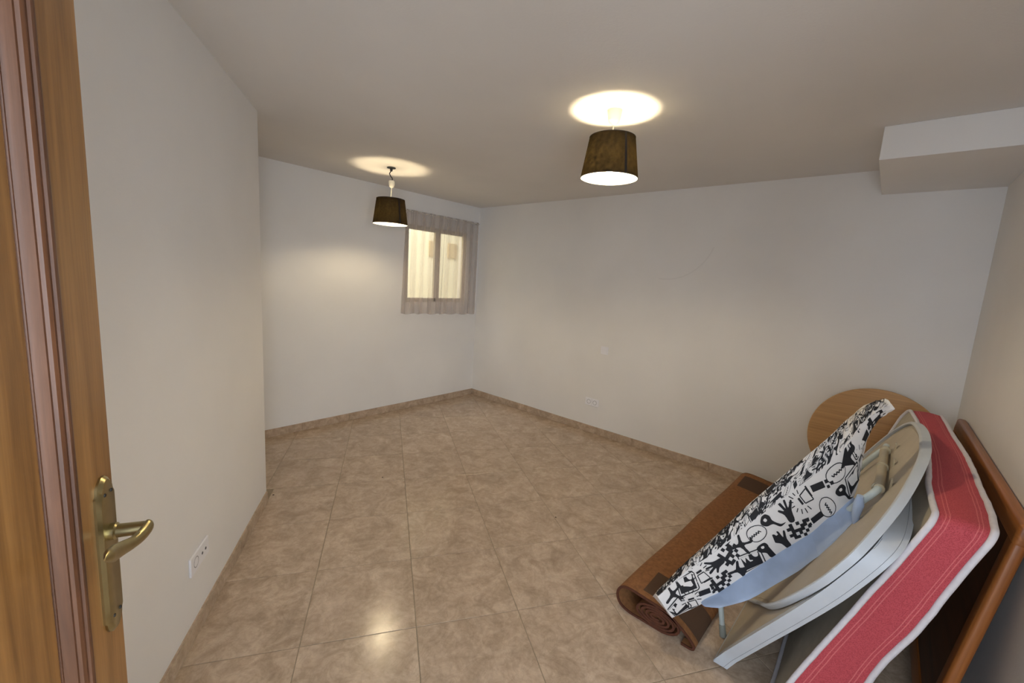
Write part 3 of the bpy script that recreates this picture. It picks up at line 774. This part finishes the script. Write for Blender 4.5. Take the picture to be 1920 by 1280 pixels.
# low moulded lip just inside the rim
bm = bmesh.new(); q_ = inset(oo, .030); tube(bm, [pl(x, z, .4222)-off for x, z in q_], .0022, 6, closed=True); obj('moulded_lip', bm, PLASTICB, ot, True)
dT = .4465
bar = [pl(2.04, .869, dT), pl(2.66, .858, dT)]
bm = bmesh.new(); tube(bm, [p-off for p in bar], .0165, 14); obj('hinge_bar', bm, BARM, ot, True)
for xx in (2.06, 2.345, 2.62):
    bm = bmesh.new(); c = pl(xx, .864, dT)-off
    tube(bm, [c-Vector((.008, 0, 0)), c+Vector((.008, 0, 0))], .0205, 16)
    q = pl(xx, .885, .424)-off
    vs = box(bm, (-.012, -.002, -.02), (.012, .004, .026)); 
    for v in vs: v.co = v.co+q
    obj('clamp', bm, BARM, ot, True)
for xa, dx in ((2.03, .03), (2.67, .06)):
    bm = bmesh.new()
    P = catmull([pl(xa+.03, .867, dT), pl(xa, .862, dT+.002), pl(xa-.012, .84, dT+.006), pl(xa+dx*.5, .76, dT+.008), pl(xa+dx+.05, .6, dT-.004), pl(xa+dx+.10, .38, dT-.004), pl(xa+dx+.12, .16, dT-.002)], 6)
    tube(bm, [p-off for p in P], .0125, 12); obj('leg', bm, TUBE, ot, True)

# 6. ironing board wrapped in its patterned cover
ib = empty('ironing_board', (1.9, .5, 0), 'ironing board in black and white patterned cover slanting over the rolled rug', 'ironing board')
off = ib.location.copy(); EYE = Vector((0, 0, H))
def nearer(p, more=0):      # shift the measured outline to its true distance (clear of the oval table)
    p = Vector(p); s = 1-.165*max(0, min(1, (p.x-1.75)/.7))-more; return EYE+(p-EYE)*s
Ct = [(1.800, .528, .100), (1.924, .432, .165), (2.034, .350, .249), (2.130, .280, .320), (2.222, .209, .388), (2.367, .100, .491), (2.469, .023, .606), (2.506, -.004, .653), (2.513, -.009, .773), (2.515, -.011, .915), (2.542, -.032, 1.008), (2.600, -.075, 1.058)]
Bt = [(1.730, .578, .215), (1.829, .504, .326), (1.917, .437, .393), (2.000, .374, .475), (2.070, .322, .543), (2.221, .209, .680), (2.332, .126, .780), (2.387, .085, .837), (2.430, .050, .915), (2.470, .020, .990), (2.530, -.020, 1.055), (2.598, -.073, 1.088)]
At = [(1.800, .624, .150), (1.905, .546, .292), (2.010, .467, .412), (2.080, .413, .495), (2.154, .359, .584), (2.321, .234, .757), (2.435, .149, .874), (2.480, .115, .925), (2.528, .079, .986), (2.580, .040, 1.035), (2.640, -.005, 1.078), (2.680, -.040, 1.090)]
SUB = 6
Cs = [nearer(p) for p in catmull(Ct, SUB)]; Bs = [nearer(p) for p in catmull(Bt, SUB)]; As = [nearer(p) for p in catmull(At, SUB)]
nn_f = Vector((-.6, -.8, 0))
NS = len(Cs)
def surf(i_f, v):
    """v 0..1 front facet C->B, 1..2 upper facet B->A; i_f runs 0..NS-1; gentle creases"""
    i = max(0, min(NS-2, int(i_f))); t = max(0, min(1, i_f-i))
    c = Cs[i].lerp(Cs[i+1], t); b = Bs[i].lerp(Bs[i+1], t); a = As[i].lerp(As[i+1], t)
    if v <= 1:
        p = c.lerp(b, v); p += nn_f*(.008*math.sin(v*PI))
        k = max(0, (i_f/NS-.62))*2.2
        p += nn_f*(.012*k*noise.noise(Vector((i_f*.45, v*3, 2.2))))
    else:
        p = b.lerp(a, v-1); w = v-1
        cr = .006*math.sin(i_f*2.1+w*5+2*noise.noise(Vector((i_f*.3, w*2, 0))))*math.sin(w*PI)
        p += Vector((-.3, .2, .85))*(cr+.012*math.sin(w*PI))
    return p
bm = bmesh.new(); secs = []
for i in range((NS-1)*2+1):
    f = i/2
    s = [surf(f, v/8) for v in range(0, 17)]
    k = min(NS-1, int(round(f))); c = surf(f, 0); a = surf(f, 2)
    th_ = .9 if f < NS-6 else max(.1, (NS-1-f)/6*.9)
    e = c+Vector((.050, .067, 0))*th_
    s += [a.lerp(e, .33)+Vector((.012, .016, -.004))*th_, a.lerp(e, .7)+Vector((.010, .014, 0))*th_, e, c.lerp(e, .5)+Vector((0, 0, -.008*th_))]
    secs.append([p-off for p in s])
loft(bm, secs); obj('cover', bm, COVER, ib, True)

# printed motifs (flat print lying on the cloth)
polyB, polyW = [], []
def P_(L, dst=polyB): dst.append(L)
def rotp(L, a): return [(x*math.cos(a)-y*math.sin(a), x*math.sin(a)+y*math.cos(a)) for x, y in L]
def strip(pts, w):
    out = []
    for (x0, y0), (x1, y1) in zip(pts, pts[1:]):
        d = math.hypot(x1-x0, y1-y0) or 1; nx, ny = -(y1-y0)/d*w/2, (x1-x0)/d*w/2
        out.append([(x0+nx, y0+ny), (x1+nx, y1+ny), (x1-nx, y1-ny), (x0-nx, y0-ny)])
    return out
def blob(pts, sub=5): return [(p.x, p.y) for p in catmull([(x, y, 0) for x, y in pts], sub, True)]
def m_screen():
    fr = [(-.5, -.42), (.42, -.42), (.5, -.34), (.5, .34), (.42, .42), (-.5, .42)]
    B = strip(fr+[fr[0]], .05)+[[(-.42, -.33), (.40, -.33), (.40, .33), (-.42, .33)]]
    Wt = [[(-.42, .33), (-.30, .02), (-.22, .28), (-.1, .0), (-.06, .33)], blob([(.1, .33), (.16, .16), (.30, .14), (.34, .33)])]
    return B, Wt
def m_checker():
    c = ['0110100', '1101010', '0111101', '1100110', '0101011']
    return [[(x*.15-.5, y*.15-.37), (x*.15-.35, y*.15-.37), (x*.15-.35, y*.15-.22), (x*.15-.5, y*.15-.22)] for y, r in enumerate(c) for x, k in enumerate(r) if k == '1'], []
def m_siren():
    B = strip([(-.22, -.35), (-.16, .02), (.2, .02), (.28, -.35), (-.22, -.35)], .045)+[[(-.14, .08), (.16, .08), (.16, .17), (-.14, .17)], [(-.1, -.40), (.36, -.43), (.36, -.36), (-.1, -.33)]]
    for k in range(9):
        a = math.radians(-20+k*27.5); B += strip([(.3*math.cos(a), .12+.3*math.sin(a)), (.52*math.cos(a), .12+.45*math.sin(a))], .04)
    return B, []
def m_comma(): return [blob([(-.15, .38), (.12, .42), (.2, .22), (.1, .02), (.16, -.3), (.34, -.42), (.06, -.36), (-.02, -.08), (-.24, .06), (-.3, .26)])], [blob([(-.1, .3), (.02, .3), (.0, .2), (-.1, .2)])]
def m_plane(): return [blob([(-.5, .08), (-.1, .1), (.05, .42), (.16, .42), (.1, .1), (.42, .05), (.5, .2), (.56, .02), (.42, -.06), (.1, -.06), (.18, -.44), (.06, -.44), (-.1, -.07), (-.48, -.04)], 3)], []
def m_face():
    e = [(.48*math.cos(a)*(1 if math.cos(a) > 0 else .8), .33*math.sin(a)) for a in [2*PI*k/18 for k in range(19)]]
    w = [(-.3+.06*k, .05*(-1)**k) for k in range(10)]
    return strip(e, .035)+strip(w, .045), []
def m_hand(): return [blob([(-.12, -.45), (-.18, -.1), (-.34, .1), (-.28, .16), (-.12, .06), (-.22, .42), (-.12, .44), (-.02, .12), (.02, .46), (.1, .44), (.08, .12), (.26, .36), (.32, .3), (.16, -.02), (.1, -.45)], 3)], []
def m_pix(): return [[(-.45, -.12), (.1, -.12), (.1, .14), (-.45, .14)], [(.16, .0), (.3, .0), (.3, .14), (.16, .14)], [(.16, -.2), (.28, -.2), (.28, -.08), (.16, -.08)], [(.34, -.14), (.48, -.14), (.48, .0), (.34, .0)]], []
motifs = [m_screen, m_face, m_checker, m_siren, m_comma, m_plane, m_pix, m_hand]
bmB, bmW = bmesh.new(), bmesh.new()
# arc length along the board
arc = [0]
for i in range(1, NS): arc.append(arc[-1]+(Cs[i].lerp(Bs[i], .5)-Cs[i-1].lerp(Bs[i-1], .5)).length)
def to_i(s):
    for i in range(1, NS):
        if arc[i] >= s: return i-1+(s-arc[i-1])/(arc[i]-arc[i-1])
    return NS-1
def place(poly, s0, v0, size, rot, vs, lo, hi, bm, lift, slant=0):
    pts = []
    for x, y in rotp(poly, rot):
        fi = to_i(max(.004, min(arc[-1]-.01, s0+x*size+slant*y*size))); i = int(round(fi)); i = min(i, NS-1)
        wid = (Bs[i]-Cs[i]).length if hi <= 1.01 else max(.05, (As[i]-Bs[i]).length)
        v = v0+y*size/wid*vs
        v = max(lo, min(hi, v))
        p = surf(fi, v)
        nrm = nn_f if hi <= 1.01 else Vector((-.45, .3, .84))
        pts.append(p+nrm*lift-off)
    if len(pts) < 3: return
    ar = Vector((0, 0, 0))
    for k in range(1, len(pts)-1): ar += (pts[k]-pts[0]).cross(pts[k+1]-pts[0])
    if ar.length < 2e-6: return
    vv = [bm.verts.new(p) for p in pts]
    try: bm.faces.new(vv)
    except ValueError: pass
rnd = random.Random(11); q = 0
s = .045
order = [[1, 5, 0, 2, 3], [0, 7, 6, 4, 5], [3, 2, 1, 0, 4]]
col_i = 0
while s < arc[-1]-.02:
    i = min(NS-1, int(to_i(s))); wid = (Bs[i]-Cs[i]).length
    rows = max(1, int(round(wid/.082)))
    for r in range(rows):
        mt = motifs[(col_i*3+r*5+(col_i//3)) % 8]; B, Wt = mt()
        rot = rnd.choice([0, 0, PI, .3, -.25, PI/2]); ss = s+rnd.uniform(-.008, .008)+r*.02; vv = (r+.5)/rows
        for p in B: place(p, ss, vv, .094, rot, 1, .015, .985, bmB, .0012)
        for p in Wt: place(p, ss, vv, .094, rot, 1, .015, .985, bmW, .0020)
    s += .076; col_i += 1
# upper facet: same print foreshortened and gathered into creases
s = .02; col_i = 0
while s < arc[-1]-.02:
    for r in range(3):
        mt = motifs[(col_i*5+r*3) % 8]; B, Wt = mt()
        rot = rnd.choice([0, PI/2, .7, 2.2])
        ss = s+rnd.uniform(-.01, .01)+r*.012; vv = 1.17+r*.33+rnd.uniform(-.04, .04)
        for p in B: place(p, ss, vv, .050, rot, .8, 1.01, 1.99, bmB, .0016, .5)
    s += .033; col_i += 1
for bm_ in (bmB, bmW): bmesh.ops.triangulate(bm_, faces=bm_.faces[:])
tagged(obj('printed_pattern', bmB, BLACK, ib), 'black printed motifs on the white cover', kind='stuff')
tagged(obj('printed_highlights', bmW, COVER, ib), 'white details inside the black motifs', kind='stuff')
# pale blue padding hanging out under the cover
Dt = [(1.962, .418, .118), (2.108, .294, .154), (2.303, .148, .274), (2.419, .061, .375), (2.490, .007, .481), (2.526, -.020, .520)]
Cu = [(1.905, .447, .155), (2.034, .350, .252), (2.222, .209, .392), (2.367, .100, .495), (2.469, .023, .606), (2.512, -.006, .650)]
d_ = [nearer(p, .035) for p in catmull(Dt, 6)]; c_ = [nearer(p) for p in catmull(Cu, 6)]
bm = bmesh.new(); secs = []; nk = len(d_)
for i in range(nk):
    u = i/(nk-1); mid = d_[i].lerp(c_[i], .5)+Vector((.006, .008, 0)); ver = (c_[i]-d_[i])*.5; hor = Vector((-.6, -.8, 0))*.032
    k = min(1, .35+u*9) if u < .08 else (1 if u < .93 else max(.55, 1-(u-.93)*5))
    cr = 1+.05*noise.noise(Vector((u*9, 0, 3)))
    secs.append([mid+ver*math.cos(a)*k*cr+hor*math.sin(a)*k*(1+.07*math.sin(i*1.1+a*3)) - off for a in [2*PI*q/18 for q in range(18)]])
loft(bm, secs); o = obj('padding', bm, FOAM, ib, True); o['label'] = 'pale blue padding bulging out under the cover'
# gathered hem knot
bm = bmesh.new(); kp = nearer((2.532, -.024, .575), .05)
tube(bm, [kp+Vector((0, 0, .055))-off, kp+Vector((.004, 0, .02))-off, kp+Vector((-.006, .003, -.02))-off, kp+Vector((.002, 0, -.058))-off], [.010, .017, .013, .009], 10)
obj('hem_knot', bm, FOAM, ib, True)
F = Vector((1.985, .353, .0)); U = Vector((2.015, .395, .17))
bm = bmesh.new(); tube(bm, [F.lerp(U, .28)-off, U-off], .0115, 12); lg = obj('leg', bm, TUBE, ib, True)
bm = bmesh.new(); tube(bm, [F+Vector((0, 0, .002))-off, F.lerp(U, .30)-off], [.0145, .0135], 12); o = obj('rubber_foot', bm, RUBBER, lg, True); o['label'] = 'grey rubber foot'

# 7. rolled rug
rg = empty('rolled_rug', (2.75, .6, 0), 'rolled brown rug lying on the tiles under the ironing board', 'rug')
spine = []
turns = 4.2; S = int(turns*22)
for i in range(S+1):      # spiral from the core outwards, flattened
    t = i/S; a = t*turns*2*PI; ra = .014+.096*t; rb_ = .006+.047*t
    ang = -PI/2-(turns*2*PI)+a
    ca, sa = math.cos(ang), math.sin(ang)
    spine.append((.0-.01+ra*ca, .056+rb_*sa))
# local: u = +y side (left in the photo), w = height; outer loose lap
lap = [(.055, .006), (.115, .006), (.165, .022), (.186, .058), (.180, .098), (.150, .121), (.110, .125), (.06, .121), (.0, .115), (-.06, .103), (-.112, .080), (-.150, .056), (-.176, .034), (-.184, .018), (-.172, .007), (-.13, .006)]
spine = [(u, w) for u, w in spine]+[(p.x, p.y) for p in catmull([(u, w, 0) for u, w in lap], 5)]
T_ = .0045
def thick(sp, t):
    L, R2 = [], []
    for i in range(len(sp)):
        a = Vector(sp[max(0, i-1)]); b = Vector(sp[min(len(sp)-1, i+1)]); d = b-a
        if d.length < 1e-6: d = Vector((1, 0))
        d.normalize(); nn = Vector((-d.y, d.x)); p = Vector(sp[i]); L.append(p+nn*t); R2.append(p-nn*t)
    return L, R2
Lq, Rq = thick(spine, T_)
Lx, Rx = [], []
xs = [1.805+(3.735-1.805)*k/24 for k in range(25)]
def sect(x, pts):
    u = (x-1.805)/1.93; yc = .607-.072*u
    return [Vector((x, yc+p.x*(1-.06*u)+.003*math.sin(x*7), max(.0005, p.y*(1-.04*u)+.0015*math.sin(x*5+p.x*20)*min(1, p.y*20))))-rg.location for p in pts]
bm = bmesh.new(); loopA = [[bm.verts.new(p) for p in sect(x, Lq)] for x in xs]; loopB = [[bm.verts.new(p) for p in sect(x, Rq)] for x in xs]
m_ = len(Lq)
for a, b in ((loopA, 0), (loopB, 0)):
    for r0_, r1_ in zip(a, a[1:]):
        for i in range(m_-1): bm.faces.new((r0_[i], r0_[i+1], r1_[i+1], r1_[i]))
for e in (0, m_-1):
    for k in range(len(xs)-1): bm.faces.new((loopA[k][e], loopA[k+1][e], loopB[k+1][e], loopB[k][e]))
o = obj('rug_body', bm, RUG, rg, True)
# the material places the dark corner patches in world metres, so give it world-based object coordinates
for v in o.data.vertices: v.co += rg.location
o.location = -rg.location
Lb, Rb = thick(spine, T_+.0008)
for x, dx in ((xs[0], -.006), (xs[-1], .006)):
    bm = bmesh.new()
    s0, s1_ = sect(x, Lb), sect(x, Rb)
    r = [[bm.verts.new(p) for p in s0], [bm.verts.new(p+Vector((dx, 0, 0))) for p in s0], [bm.verts.new(p+Vector((dx, 0, 0))) for p in s1_], [bm.verts.new(p) for p in s1_]]
    for a, b in zip(r, r[1:]):
        for i in range(m_-1): bm.faces.new((a[i], a[i+1], b[i+1], b[i]))
    obj('bound_edge', bm, RUGEDGE, rg, True)['label'] = 'rust-red bound end edge'

# ------------------------------------------------------------------ crumbs on the tiles
WHITEC = simple('plaster_crumb', lin(226, 214, 190), .9); DARKC = simple('dark_crumb', lin(60, 46, 36), .9)
for (x, y), m_, lb in (((1.832, 3.361), WHITEC, 'pale plaster crumb on the floor tiles towards the window wall'),
                       ((2.216, 1.462), DARKC, 'dark speck of dirt on the middle of the floor, toward the rug'),
                       ((.990, 2.950), DARKC, 'dark speck of dirt at the foot of the left wall corner'),
                       ((1.671, 2.699), DARKC, 'dark speck of dirt on the tiles below the far pendant lamp')):
    bm = bmesh.new(); bmesh.ops.create_icosphere(bm, subdivisions=1, radius=.006)
    for v in bm.verts:
        v.co = Vector((v.co.x*random.uniform(.7, 1.4), v.co.y*random.uniform(.6, 1.2), v.co.z*.5+.003))
        v.co.z = max(v.co.z, .0002)
    o = obj('crumb', bm, m_, loc=(x, y, 0)); tagged(o, lb, 'crumb', 'crumbs on the floor')
